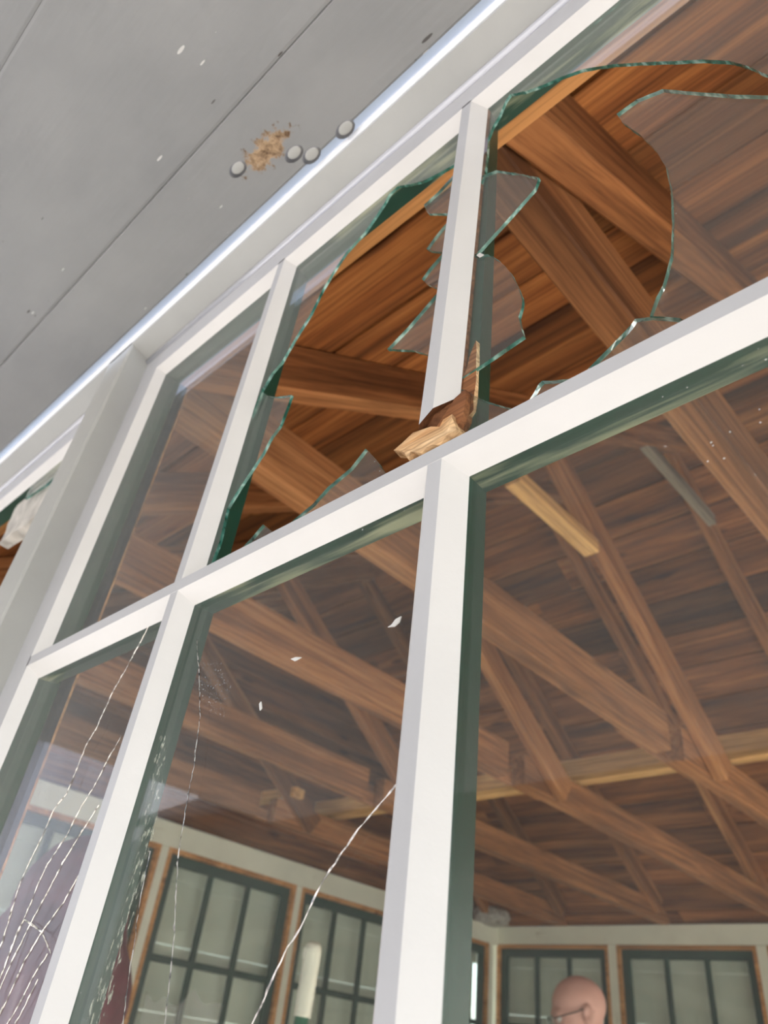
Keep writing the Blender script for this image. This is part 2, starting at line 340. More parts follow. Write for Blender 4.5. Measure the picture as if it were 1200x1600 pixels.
SHARDS = {'upper_left': [(-0.388, 0.58), (-0.388, 0.372), (-0.3803, 0.4139), (-0.3726, 0.4273), (-0.3625, 0.4332), (-0.3525, 0.453), (-0.3387, 0.4743), (-0.3296, 0.5002), (-0.3212, 0.5146), (-0.3093, 0.5304), (-0.2887, 0.5405), (-0.2704, 0.5631), (-0.2661, 0.573), (-0.257, 0.5745), (-0.2419, 0.5601), (-0.2272, 0.5479), (-0.2072, 0.5383), (-0.194, 0.5335), (-0.1873, 0.5307), (-0.186, 0.58)], 'lower_left': [(-0.388, 0.369), (-0.3788, 0.4093), (-0.3701, 0.3996), (-0.3553, 0.3889), (-0.3354, 0.3785), (-0.3363, 0.3692), (-0.3399, 0.3503), (-0.3471, 0.3438), (-0.353, 0.3311), (-0.3634, 0.3174), (-0.372, 0.307), (-0.3798, 0.2946), (-0.3767, 0.2652), (-0.3789, 0.2481), (-0.388, 0.22599999999999998)], 'bottom_triangle': [(-0.242, 0.2762), (-0.2522, 0.2669), (-0.2701, 0.2613), (-0.2814, 0.2536), (-0.2966, 0.2489), (-0.3064, 0.2445), (-0.2685, 0.2269), (-0.221, 0.2322), (-0.2138, 0.2386), (-0.2219, 0.2473), (-0.2317, 0.2622)], 'bottom_small': [(-0.3286, 0.259), (-0.3368, 0.2529), (-0.3459, 0.2477), (-0.3518, 0.2421), (-0.3099, 0.2366), (-0.3163, 0.2476)], 'tooth_a': [(-0.1866, 0.519), (-0.1948, 0.5181), (-0.2098, 0.5107), (-0.2219, 0.5084), (-0.2158, 0.4899), (-0.196, 0.4697), (-0.183, 0.4566)], 'tooth_b': [(-0.1843, 0.4595), (-0.1974, 0.4577), (-0.2069, 0.4504), (-0.2131, 0.4436), (-0.2073, 0.4358), (-0.197, 0.4246), (-0.1813, 0.409)], 'tooth_c': [(-0.1847, 0.4314), (-0.1975, 0.4236), (-0.2072, 0.4171), (-0.2137, 0.4103), (-0.2077, 0.3997), (-0.1993, 0.3884), (-0.183, 0.3713)], 'tooth_d': [(-0.1851, 0.389), (-0.1993, 0.3819), (-0.2193, 0.3678), (-0.2371, 0.3582), (-0.225, 0.3489), (-0.2135, 0.3401), (-0.2013, 0.3275), (-0.1846, 0.3125)], 'top_strip': [(-0.172, 0.58), (0.044, 0.58), (0.0087, 0.3186), (0.0041, 0.3539), (-0.0019, 0.3779), (-0.0078, 0.3971), (-0.0135, 0.4121), (-0.0235, 0.4303), (-0.0495, 0.4702), (-0.0683, 0.4984), (-0.0887, 0.5242), (-0.1038, 0.5368), (-0.1186, 0.5472), (-0.1326, 0.5587), (-0.1453, 0.5737), (-0.1492, 0.5693), (-0.1547, 0.5541), (-0.1601, 0.5452), (-0.1642, 0.5319), (-0.1642, 0.5109), (-0.1655, 0.4851), (-0.1713, 0.469), (-0.1778, 0.4929)], 'right_shard': [(0.044, 0.5), (0.0074, 0.3453), (-0.005, 0.362), (-0.0161, 0.3793), (-0.0334, 0.4087), (-0.046, 0.4308), (-0.0598, 0.4392), (-0.0722, 0.4394), (-0.0689, 0.4237), (-0.0619, 0.4021), (-0.0559, 0.3777), (-0.0532, 0.3589), (-0.0536, 0.3362), (-0.0561, 0.3122), (-0.0595, 0.291), (-0.0652, 0.2747), (-0.0687, 0.2697), (-0.0726, 0.2605), (-0.061, 0.2501), (-0.049, 0.232), (0.044, 0.22599999999999998)], 'bottom_right_shard': [(-0.073, 0.2601), (-0.0789, 0.2637), (-0.0806, 0.2616), (-0.0917, 0.2544), (-0.1019, 0.2484), (-0.1069, 0.2417), (-0.0796, 0.2351), (-0.0513, 0.2329), (-0.0614, 0.2496)], 'bottom_chip': [(-0.1323, 0.2476), (-0.1295, 0.2512), (-0.1274, 0.2545), (-0.1253, 0.2557), (-0.121, 0.2529), (-0.1114, 0.2478), (-0.115, 0.2388), (-0.1314, 0.2408)], 'bottom_corner': [(-0.1774, 0.2845), (-0.1738, 0.2812), (-0.1708, 0.2788), (-0.1686, 0.276), (-0.1634, 0.2691), (-0.1569, 0.2619), (-0.1491, 0.2545), (-0.1418, 0.2479), (-0.1375, 0.2446), (-0.1417, 0.2368), (-0.1674, 0.2368), (-0.1774, 0.2422)], 'upper_tooth': [(-0.1779, 0.4947), (-0.1682, 0.4858), (-0.1558, 0.4785), (-0.1405, 0.457), (-0.1235, 0.4315), (-0.1268, 0.4223), (-0.145, 0.4106), (-0.1659, 0.3977), (-0.1687, 0.3957), (-0.1785, 0.405)], 'round_tooth': [(-0.1784, 0.4014), (-0.1682, 0.3939), (-0.1599, 0.3874), (-0.1513, 0.373), (-0.1437, 0.3551), (-0.1382, 0.336), (-0.1358, 0.3231), (-0.1362, 0.3181), (-0.1382, 0.3119), (-0.1352, 0.2945), (-0.142, 0.2937), (-0.1578, 0.2913), (-0.1735, 0.2897), (-0.183, 0.291), (-0.1846, 0.3456)]}
CRACKS = {'bl': [[(-0.4365, 0.2231), (-0.4415, 0.2089), (-0.4494, 0.1921), (-0.4584, 0.1736), (-0.4638, 0.1507), (-0.4696, 0.1411), (-0.4717, 0.1211), (-0.4726, 0.1114), (-0.4829, 0.1029), (-0.4862, 0.0863), (-0.4911, 0.0721), (-0.4931, 0.0599), (-0.4905, 0.0479), (-0.4876, 0.0316), (-0.4901, 0.013)], [(-0.4252, 0.14), (-0.4336, 0.1237), (-0.4377, 0.1129), (-0.4473, 0.0993), (-0.4525, 0.0854), (-0.4646, 0.0706), (-0.467, 0.0639), (-0.4689, 0.0474), (-0.4727, 0.0363), (-0.4728, 0.0209), (-0.4741, 0.0018)], [(-0.4247, 0.0995), (-0.4361, 0.0841), (-0.4465, 0.0679), (-0.4503, 0.0582), (-0.4556, 0.0478), (-0.459, 0.0409), (-0.4661, 0.0225), (-0.4693, 0.0092), (-0.4724, -0.0037)], [(-0.4208, 0.0633), (-0.4283, 0.0496), (-0.4422, 0.0358), (-0.4505, 0.0227), (-0.4539, 0.0097), (-0.4585, -0.0016), (-0.4594, -0.0085)], [(-0.4422, 0.0358), (-0.4558, 0.039), (-0.4697, 0.042), (-0.4722, 0.0332), (-0.4729, 0.0194), (-0.4759, 0.0075)], [(-0.4272, 0.0259), (-0.4356, 0.0145), (-0.4402, 0.0033), (-0.4458, -0.005), (-0.4483, -0.0117)], [(-0.4284, 0.0147), (-0.4331, 0.0037), (-0.4375, -0.0058), (-0.4376, -0.0149)], [(-0.4422, 0.0358), (-0.4301, 0.0293), (-0.4237, 0.0259)]], 'bm': [[(-0.3683, 0.1893), (-0.3531, 0.1611), (-0.3415, 0.1364), (-0.3379, 0.1219), (-0.3345, 0.1082), (-0.333, 0.0953), (-0.3298, 0.0771), (-0.3266, 0.0628), (-0.3189, 0.0441), (-0.313, 0.0294), (-0.3095, 0.0157), (-0.3061, 0.0029), (-0.3035, -0.0092)], [(-0.1893, 0.0853), (-0.193, 0.0816), (-0.2008, 0.075), (-0.2096, 0.0683), (-0.218, 0.0589), (-0.2263, 0.0495), (-0.2297, 0.0421), (-0.2334, 0.0359), (-0.2401, 0.0278), (-0.2457, 0.0167), (-0.2512, 0.006), (-0.257, -0.0037)], [(-0.3536, 0.0701), (-0.3516, 0.0502), (-0.3482, 0.0395), (-0.3449, 0.0292), (-0.3429, 0.0194), (-0.3398, 0.0101), (-0.3358, -0.0032)]]}
SPLINTER = [(-0.213, 0.2559), (-0.2067, 0.2566), (-0.2024, 0.2579), (-0.1902, 0.2574), (-0.1816, 0.2548), (-0.1729, 0.2576), (-0.1697, 0.2455), (-0.1798, 0.2417), (-0.1881, 0.2436), (-0.1913, 0.2419), (-0.1985, 0.2461), (-0.2002, 0.2422), (-0.2035, 0.2483)]
CHIPS = [[(-0.2062, 0.1517), (-0.204, 0.1523), (-0.202, 0.1543), (-0.1987, 0.1549), (-0.1995, 0.1523), (-0.2023, 0.1509)], [(-0.2716, 0.1526), (-0.2678, 0.1527), (-0.2633, 0.1515), (-0.2664, 0.1509), (-0.2682, 0.1507)], [(-0.2896, 0.133), (-0.2885, 0.1341), (-0.2868, 0.1305), (-0.2879, 0.1294)], [(-0.1654, 0.3933), (-0.1678, 0.3929), (-0.1657, 0.389), (-0.1624, 0.3885)]]
SMEAR = [(-0.3881, 0.1349), (-0.3765, 0.133), (-0.3633, 0.0933), (-0.3581, 0.0567), (-0.3591, 0.0246), (-0.3575, 0.0003), (-0.365, -0.0093), (-0.3716, -0.0098), (-0.3746, 0.0042), (-0.3702, 0.0376), (-0.373, 0.0722), (-0.379, 0.1084)]
GRIT = [(-0.3539, 0.1729), (-0.3345, 0.1662), (-0.3174, 0.1474), (-0.3179, 0.1318), (-0.3379, 0.1391), (-0.3503, 0.1564)]

# ------------------------------------------------------------------ the shell
YF = .191                      # outer face of the sash bars
YB, XL, XR = 4.30, -3.12, 2.10 # inner faces of back wall, left wall, right end
GZ = -1.52                     # ground outside
def slab(name, lo, hi, mat, label, cat, kind='structure'):
    return tag(box(name, lo, hi, mat), label, cat, None, kind)
slab('ground', (-60, -60, GZ-.2), (40, 40, GZ), 'concrete', 'pale concrete ground around the building', 'ground')
slab('floor', (XL-.1, .17, GZ+.001), (XR+.1, YB+.1, -ZC), 'pale_floor', 'pale concrete floor inside the room', 'floor')

# ---- sash window builder: fn(u, v, z): u along the wall, v depth from the outer face inward
HF, BV, DV, DB = .0043, .0095, .0095, .0255
def bar_profile(hf, bev_l=True, bev_r=True, hl=None):
    """cross section (u, v) of a bar: flat front, putty bevels, green rear; returns points and material per edge"""
    l = -(hf+BV); r = hf+BV
    pts = [(-hf, 0), (hf, 0), (r, DV), (r, DV+.001), (r-.0024, DB), (l+.0024, DB), (l, DV+.001), (l, DV)]
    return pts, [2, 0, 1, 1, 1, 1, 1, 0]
def side_profile(w_):
    """stile or rail: flat of width w_ ending in one bevel towards +u"""
    pts = [(-w_, 0), (0, 0), (BV, DV), (BV, DV+.001), (BV-.002, DB+.003), (-w_, DB+.003)]
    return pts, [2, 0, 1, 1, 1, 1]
US = (-.398, -.1789); UL, UR = -.614, .037; ZT, ZB = .5892, -.489; ZS = (.2318, -.131); FW = .034
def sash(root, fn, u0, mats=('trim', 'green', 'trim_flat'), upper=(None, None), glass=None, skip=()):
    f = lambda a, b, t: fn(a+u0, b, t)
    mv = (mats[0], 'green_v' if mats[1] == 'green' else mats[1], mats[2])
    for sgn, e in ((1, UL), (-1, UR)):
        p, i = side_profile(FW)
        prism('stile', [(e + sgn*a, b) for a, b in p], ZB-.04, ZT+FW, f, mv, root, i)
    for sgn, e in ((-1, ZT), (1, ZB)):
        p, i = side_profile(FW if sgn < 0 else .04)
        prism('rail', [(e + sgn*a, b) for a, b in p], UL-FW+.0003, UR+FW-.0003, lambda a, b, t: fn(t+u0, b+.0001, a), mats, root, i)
    p, i = bar_profile(HF)
    for z in ZS:
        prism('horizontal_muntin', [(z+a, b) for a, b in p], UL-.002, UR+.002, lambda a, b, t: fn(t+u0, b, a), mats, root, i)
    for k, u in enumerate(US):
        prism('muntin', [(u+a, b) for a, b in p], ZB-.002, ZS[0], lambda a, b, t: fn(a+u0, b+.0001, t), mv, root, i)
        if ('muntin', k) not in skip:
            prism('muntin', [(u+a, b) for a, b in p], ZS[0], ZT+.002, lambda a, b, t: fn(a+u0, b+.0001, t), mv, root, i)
    cols = [(UL+BV-.003, US[0]-HF-BV+.003), (US[0]+HF+BV-.003, US[1]-HF-BV+.003), (US[1]+HF+BV-.003, UR-BV+.003)]
    rows = [(ZS[0]+HF+BV-.003, ZT-BV+.003), (ZS[1]+HF+BV-.003, ZS[0]-HF-BV+.003), (ZB+BV-.003, ZS[1]-HF-BV+.003)]
    panes = {}
    if glass:
        for r, (a0, a1) in enumerate(rows):
            for c, (b0, b1) in enumerate(cols):
                if ('pane', r, c) in skip: continue
                panes[r, c] = prism('pane', [(b0, DV), (b1, DV), (b1, DV+.003), (b0, DV+.003)], a0, a1, f, glass, root)
    return panes
def stops(root, fn, u0, mat='pine', v1=.0565, dz=0.0, th=.0135):
    """natural wood lining strips round the opening, just outside the sash"""
    v0 = DB+.0031; a, b, c, d = UL-FW, UR+FW, ZT+FW+dz, ZB-.04+dz
    for (u1, u2) in ((a-th, a), (b, b+th)):
        prism('lining_strip', [(u1+u0, v0), (u2+u0, v0), (u2+u0, v1), (u1+u0, v1)], d, c+th, fn, mat, root)
    prism('lining_strip', [(c, v0), (c+th, v0), (c+th, v1), (c, v1)], a+u0, b+u0, lambda p, q, t: fn(t, q, p), mat, root)

front = lambda u, v, z: (u, YF+v, z)
PITCH = .774

# ---- front wall
wf = empty('wall_front', (-.6755, .2, GZ), label='pale grey painted front wall with its posts and head board', cat='wall', kind='structure')
YP = .1654
for k in range(-3, 4):
    xc = -.6755 + PITCH*k
    if xc > XR: continue
    o = box('post', (xc-.0265, YP, -.55), (xc+.0275, .2475, .66), 'sage', wf, .002)
# head board, its underside sloping a little, with the strip that shows above the shutter's edge
prism('head_board', [(YP, .630), (YP, .76), (.2475, .76), (.2475, .637), (.222, .637), (.222, .6225), (YF, .6225)], XL-.15, XR+.1, lambda a, b, t: (t, a, b), 'sage', wf)
box('apron_board', (XL-.15, YP, GZ), (XR+.1, .2335, -.54), 'siding', wf)
# rounded caulk beads
def bead(name, x0, x1, y, z, r, parent):
    pr = [(y, z)] + [(y - r*math.cos(a), z - r*math.sin(a)) for a in [i*math.pi/2/8 for i in range(9)]]
    return prism(name, pr, x0, x1, lambda a, b, t: (t, a, b), 'caulk', parent, None, True)
for k in (-2, -1, 0, 1):
    bead('caulk_bead', -.648+PITCH*k, .071+PITCH*k, YF+.0005, .6215, .0045, wf)
prism('frieze_board', [(YP-.001, .634), (YP-.004, .637), (YP-.004, .80), (YP, .80), (YP, .634)], XL-.2, XR+.1, lambda a, b, t: (t, a, b), 'gloss', wf)

# ---- main window
w1 = empty('window_1', (-.2885, YF, ZB), label='white painted multi pane sash window with broken upper panes and green inner bars', cat='window', kind='structure')
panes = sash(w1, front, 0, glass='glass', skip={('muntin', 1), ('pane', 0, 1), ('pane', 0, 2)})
stops(w1, front, 0)
# the upper right muntin is snapped off above the cross bar and leans to the left
p = [(-HF, 0), (HF, 0), (HF+BV, DV), (HF+BV, DV+.003), (-HF-BV, DV+.003), (-HF-BV, DV)]; idx = [3, 0, 2, 2, 2, 0]
zb_ = [.2590, .2655, .2760, .2690, .2500, .2560]
top = [(US[1]+a, YF+b+.0001, ZT+.002) for a, b in p]
bot = [(US[1]-.0088+a, YF+b+.0001, z) for (a, b), z in zip(p, zb_)]
n_ = len(p)
bm_faces = [(k, (k+1) % n_, n_+(k+1) % n_, n_+k) for k in range(n_)]
cen = [(US[1]-.0088, YF+.006, .268)]
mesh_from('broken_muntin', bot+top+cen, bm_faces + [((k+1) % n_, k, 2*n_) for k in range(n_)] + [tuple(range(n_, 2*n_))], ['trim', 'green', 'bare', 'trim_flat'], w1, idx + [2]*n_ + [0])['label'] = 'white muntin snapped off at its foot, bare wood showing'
r_ = HF+BV
prism('muntin_back', [(US[1]-r_, DV+.0035), (US[1]+r_, DV+.0035), (US[1]+r_-.0024, DB), (US[1]-r_+.0024, DB)], ZS[0], ZT+.002, lambda a, b, t: front(a, b, t), 'green_v', w1)['label'] = 'dark green back half of the snapped muntin, still upright'
def plate(name, pts, y0, y1, mats, parent, jit=0.0, sub=1, edge_idx=1, bow=0.0):
    """a flat piece with outline pts (x, z) between depths y0 and y1"""
    out = []
    for i, (x, z) in enumerate(pts):
        x2, z2 = pts[(i+1) % len(pts)]
        L = math.hypot(x2-x, z2-z); n = max(1, min(sub, int(L/.004)))
        for k in range(n):
            f = k/n; j = jit*min(1, L/.01) if k else 0
            out.append((x+(x2-x)*f+random.uniform(-j, j), z+(z2-z)*f+random.uniform(-j, j)))
    n = len(out)
    verts = [(x, y0 + random.uniform(0, bow), z) for x, z in out] + [(x+random.uniform(-jit, jit)*1.5, y1 + random.uniform(0, bow), z+random.uniform(-jit, jit)*1.5) for x, z in out]
    faces = [(k, (k+1) % n, n+(k+1) % n, n+k) for k in range(n)] + [tuple(range(n-1, -1, -1)), tuple(range(n, 2*n))]
    return mesh_from(name, verts, faces, mats, parent, [edge_idx]*n + [0, 0])
plate('wood_splinter', SPLINTER, YF+.002, YF+.011, ['splinter', 'splinter'], w1, .0007, 3, 1, .0025)['label'] = 'pale torn wood splinter at the foot of the snapped muntin'
plate('bare_wood_strip', [(-.1735, .262), (-.1700, .258), (-.1655, .262), (-.1650, .290), (-.1662, .315), (-.1700, .305), (-.1735, .285)], YF+.0105, YF+.013, ['bare', 'splinter'], w1, .0006, 3)['label'] = 'strip of bare brown wood where the putty has broken away'
plate('torn_rebate', [(-.1865, .2565), (-.1795, .2475), (-.172, .246), (-.1675, .262), (-.168, .2745), (-.1745, .272), (-.182, .2625)], YF+.006, YF+.014, ['bare', 'bare'], w1, .0008, 3)
plate('putty_smear', SMEAR, YF+DV+.0031, YF+DV+.0034, ['smear', 'smear'], w1)['label'] = 'crumbly beige putty smear on the glass edge'
plate('grit_patch', GRIT, YF+DV-.0004, YF+DV-.0001, ['grit', 'grit'], w1)['label'] = 'patch of pale grit on the glass'
SL = {'upper_left': 'large curved glass remnant in the upper corner of the middle broken pane', 'right_shard': 'large glass shard still standing in the right broken pane', 'top_strip': 'curved strip of glass under the top rail of the right broken pane',
      'round_tooth': 'rounded glass tooth right of the snapped muntin', 'upper_tooth': 'pointed glass tooth high on the right of the snapped muntin', 'bottom_triangle': 'triangular glass shard on the cross bar', 'lower_left': 'hooked glass remnant along the left muntin'}
for k, pts in SHARDS.items():
    o = plate('glass_shard', pts, YF+DV, YF+DV+.0023, ['shard', 'glass_edge'], w1, .00014, 4)
    if k in SL: o['label'] = SL[k]
for pts in CHIPS: plate('paint_chip', pts, YF+DV-.0007, YF+DV-.0001, ['trim', 'trim'], w1)
def crack(path, pane, wd, mt='crack'):
    verts, faces = [], []; pp = []
    for (a, b) in zip(path, path[1:]):
        L = math.hypot(b[0]-a[0], b[1]-a[1]); n = max(1, int(L/.0025))
        pp += [(a[0]+(b[0]-a[0])*k/n + random.uniform(-1, 1)*.0004, a[1]+(b[1]-a[1])*k/n) for k in range(n)]
    pp.append(path[-1])
    y = YF+DV-.0002
    for i, (x, z) in enumerate(pp):
        a = pp[max(0, i-1)]; b = pp[min(len(pp)-1, i+1)]
        dx, dz = b[0]-a[0], b[1]-a[1]; L = math.hypot(dx, dz) or 1
        h = wd*random.uniform(.25, 1.0)
        nx, nz = -dz/L*h, dx/L*h
        verts += [(x+nx, y, z+nz), (x-nx, y, z-nz), (x+random.uniform(-h, h), y-.0006*random.uniform(.2, 1), z)]
    for i in range(len(pp)-1):
        for (q, r_) in ((0, 2), (2, 1), (1, 0)): faces.append((3*i+q, 3*i+r_, 3*i+3+r_, 3*i+3+q))
    return mesh_from('crack', verts, faces, mt, pane)
for c in CRACKS['bl']: crack(c, panes[1, 0], .0007)
for c, h, mt in zip(CRACKS['bm'], (.0004, .0006, .0003), ('crack_dark', 'crack_grey', 'crack_dark')): crack(c, panes[1, 1], h, mt)
panes[1, 0]['label'] = 'lower left pane crossed by a fan of bright cracks'; panes[1, 1]['label'] = 'lower middle pane with two long cracks'

# ---- neighbouring window left of the post
w2 = empty('window_2', (-.2885-PITCH, YF, ZB), label='white sash window beyond the post, its upper glass mostly gone', cat='window', kind='structure')
sash(w2, front, -PITCH, glass='glass', skip={('pane', 0, 2), ('pane', 0, 1), ('muntin', 1)})
stops(w2, front, -PITCH)
plate('glass_shard', [(-.735-.0, .585), (-.735, .557), (-.80, .556), (-.87, .548), (-.94, .556), (-.94, .585)], YF+DV, YF+DV+.003, ['shard', 'glass_edge'], w2, .0005, 4)
plate('peeling_board', [(-.708, .520), (-.76, .513), (-.83, .516), (-.90, .505), (-1.0, .51), (-1.0, .578), (-.705, .578)], YF+.016, YF+.032, ['debris', 'debris'], w2, .002, 8, 1, .004)  # raised behind the shard to imitate sky reflected in that glass
# window right of the main one
w3 = empty('window_3', (-.2885+PITCH, YF, ZB), label='white sash window right of the broken one', cat='window', kind='structure')
sash(w3, front, PITCH, glass='glass'); stops(w3, front, PITCH)

# ---- storm shutter propped open over the windows
sh = empty('storm_shutter', (0, .158, .632), label='weathered grey board shutter swung up above the windows', cat='shutter')
ZS0 = .632; ts = .018
edges = [.1538, .080, -.070, -.220, -.370, -.520, -.670, -.820, -.970, -1.120, -1.27]
for i, (a, b) in enumerate(zip(edges, edges[1:])):
    g = .0001
    pr = [(b+g, ZS0+.0005), (b+g+.0025, ZS0), (a-g-.0025, ZS0-.0003), (a-g, ZS0+.0002), (a-g, ZS0+ts), (b+g, ZS0+ts)]
    if i == 0: pr = [(b+g, ZS0+.0015), (b+g+.0015, ZS0), (a-.002, ZS0), (a, ZS0+.0015), (a-.022, ZS0+ts), (b+g, ZS0+ts)]
    prism('shutter_board', pr, -2.2, 1.9, lambda p_, q, t: (t, p_, q), 'shutter', sh)
def dome(name, c, r, h, mat, parent, nrm=-1, seg=14, rx=1.0):
    verts = [(c[0], c[1], c[2]+nrm*h)]; faces = []
    for j, (rr, hh) in enumerate(((.55, .75), (.9, .35), (1.0, 0.0), (1.0, -.4))):
        for k in range(seg):
            th = 2*math.pi*k/seg; verts.append((c[0]+math.cos(th)*r*rr*rx, c[1]+math.sin(th)*r*rr, c[2]+nrm*h*hh))
    for k in range(seg): faces.append((0, 1+k, 1+(k+1) % seg))
    for j in range(3):
        for k in range(seg):
            a = 1+j*seg; faces.append((a+k, a+(k+1) % seg, a+seg+(k+1) % seg, a+seg+k))
    return mesh_from(name, verts, faces, mat, parent, None, True)
for (x, y) in ((-.3833, .115), (-.3325, .139), (-.3213, .150), (-.2821, .1535)):
    dome('washer_shadow', (x-.0014, y+.0008, ZS0),   .0062, .0006, 'steel', sh, rx=1.7); dome('bolt_head', (x, y, ZS0-.0006), .0046, .0006, 'sage', sh, rx=1.6)  # dark disc offset under each bolt head to show as its shadow crescent

# ---- back and left walls
def wall_side(name, fn, fo, ranges, label, hdr):
    """fn(u, v, z): v from outer face inward; fo(u, d, z): d inward (+) from the wall's inner face"""
    r = empty(name, hdr, label=label, cat='wall', kind='structure')
    return r
wb = empty('wall_back', (-1.0, YB, -ZC), label='back wall of sage painted studs and header with shuttered windows', cat='wall', kind='structure')
box('header_board', (XL-.1, YB, .665), (XR+.1, YB+.09, .763), 'interior', wb)
box('apron_board', (XL-.1, YB, -ZC), (XR+.1, YB+.09, ZB-.06), 'interior', wb)
bu = [-3.107+.0, -2.297, -1.487, -.677, .133]
for u in bu + [.943]:
    box('stud', (u-.0765, YB, ZB-.06), (u-.0145, YB+.09, .664), 'interior', wb)
wl = empty('wall_left', (XL, 2.2, -ZC), label='left end wall of sage painted studs and header with shuttered windows', cat='wall', kind='structure')
box('header_board', (XL-.09, .24, .655), (XL, YB, .757), 'interior', wl)
box('apron_board', (XL-.09, .24, -ZC), (XL, YB, ZB-.06), 'interior', wl)
lu = [.275, 1.075, 1.873, 2.67, 3.47]
for u in lu + [4.27]:
    box('stud', (XL-.09, u-.066, ZB-.06), (XL, u-.0145, .654), 'interior', wl)
names = {}
def inner_window(i, fn, u_left, label, plank_fn, gap=0.0):
    r = empty('window_%d' % i, fn(u_left+.36, 0, ZB), label=label, cat='window', kind='structure')
    du = u_left - (UL-FW) 
    sash(r, fn, du, ('green_in', 'green_in', 'green_in'), glass='far_glass')
    stops(r, fn, du, 'pine', .050, 0, .02)
    return r
def closed_shutter(fn, u_left, label, gap=0.0):
    r = empty('storm_shutter', fn(u_left+.36, -.05, ZB), label=label, cat='shutter', group='closed shutters behind the inner windows')
    z = ZB-.06; k = 0
    while z < .66:
        h = .24 if k else .12
        prism('plank', [(z+.0012, -.045), (min(z+h, .70)-.0012, -.045), (min(z+h, .70)-.0012, -.063), (z+.0012, -.063)], u_left-.045+random.uniform(0, .004), u_left+.765-gap*(1 if z < .3 else .4), lambda a, b, t: fn(t, b, a), 'backing', r)
        z += h; k += 1
back_fn = lambda u, v, z: (u, YB+.0485-v, z+.022)
left_fn = lambda u, v, z: (XL-.0485+v, u, z+.014)
bl = ['sash window in the back wall behind the bald man, beside the corner', 'sash window in the back wall right of the bald man', 'green barred sash window at the right edge of the back wall']
for k, u in enumerate(bu[:4]):
    if k < 3:
        inner_window(4+k, back_fn, u, bl[k], None)
        closed_shutter(back_fn, u, ['pale closed shutter behind the man and his window', 'pale closed shutter behind the back window right of the man', 'pale closed shutter behind the rightmost back window'][k])
    else: closed_shutter(back_fn, u, 'pale closed shutter past the right end of the visible back wall')
closed_shutter(back_fn, bu[4], 'pale closed shutter farthest right along the back wall')
ll = ['green barred sash window nearest the front on the left wall', 'left wall sash window seen through the cracked lower left pane', 'left wall sash window left of the mop, above pale plastic', 'left wall sash window behind the mop handle', 'narrow view of the left wall sash window in the corner']
sl = ['pale closed shutter nearest the front on the left wall', 'pale closed shutter seen through the cracked lower left pane', 'pale closed shutter behind the window left of the mop', 'pale closed shutter behind the window at the mop', 'pale closed shutter at the corner with a bright daylight gap']
for k, u in enumerate(lu):
    inner_window(7+k, left_fn, u, ll[k], None); closed_shutter(left_fn, u, sl[k], .06 if k == 4 else 0)
# right end, unseen: open doorway added to let sun fill the room
wr = empty('wall_right', (XR, 2.2, -ZC), label='right end wall out of view, with a wide doorway added for sun fill', cat='wall', kind='structure')
box('jamb_panel', (XR, .17, -ZC), (XR+.09, .55, .76), 'interior', wr); box('door_header', (XR, .55, .66), (XR+.09, 4.1, .76), 'interior', wr); box('jamb_panel', (XR, 4.1, -ZC), (XR+.09, YB+.09, .76), 'interior', wr)

# ------------------------------------------------------------------ roof
SL_ = .66; Z0, ZR = .662, 2.147; YR = 2.25
cs = math.cos(math.atan(SL_)); sn = math.sin(math.atan(SL_))
ce = empty('ceiling', (-.6, YR, ZR), label='underside of the gable roof in rough brown boards', cat='roof', kind='structure')
for side in (0, 1):
    y = YR; k = 0
    dy = .145
    off = 0 if side == 0 else .015
    while True:
        ya, yb_ = y, y+dy
        if yb_ > (4.64 if side else 4.40): break
        yc = (ya+yb_)/2 - off
        zc = 3.632 - SL_*yc
        yy = yc if side else 2*YR-yc
        nrm = Vector((0, sn if side else -sn, cs))
        x = -3.42; first = True
        while x < XR+.15:
            L = random.uniform(1.1, 2.6)
            if first: L = random.uniform(.5, 2.2); first = False
            x2 = min(x+L, XR+.2)
            d = random.uniform(0, .004)
            cpt = Vector((0, yy, zc)) + nrm*(.011+d)
            beam('roof_board', (x+.001, cpt.y, cpt.z), (x2-.001, cpt.y, cpt.z), dy/cs-.0045-random.uniform(0, .003), .02, nrm, 'boards', ce, .0015)
            x = x2
        y += dy; k += 1
for side, nm in ((0, 'front'), (1, 'back')):
    s = 1 if side else -1
    def fr(a, b, t, s=s): # a along slope y from the ridge, b normal offset
        return (t, YR + s*(a + sn*b), ZR - SL_*a + cs*b)
    e = 2.42 if side else 2.10
    tag(prism('roof', [(-.02, .038), (e, .038), (e, .06), (-.02, .06)], -3.5, XR+.3, fr, 'roofing'), 'dark roofing over the %s slope, seen only from above' % nm, 'roof', None, 'structure')

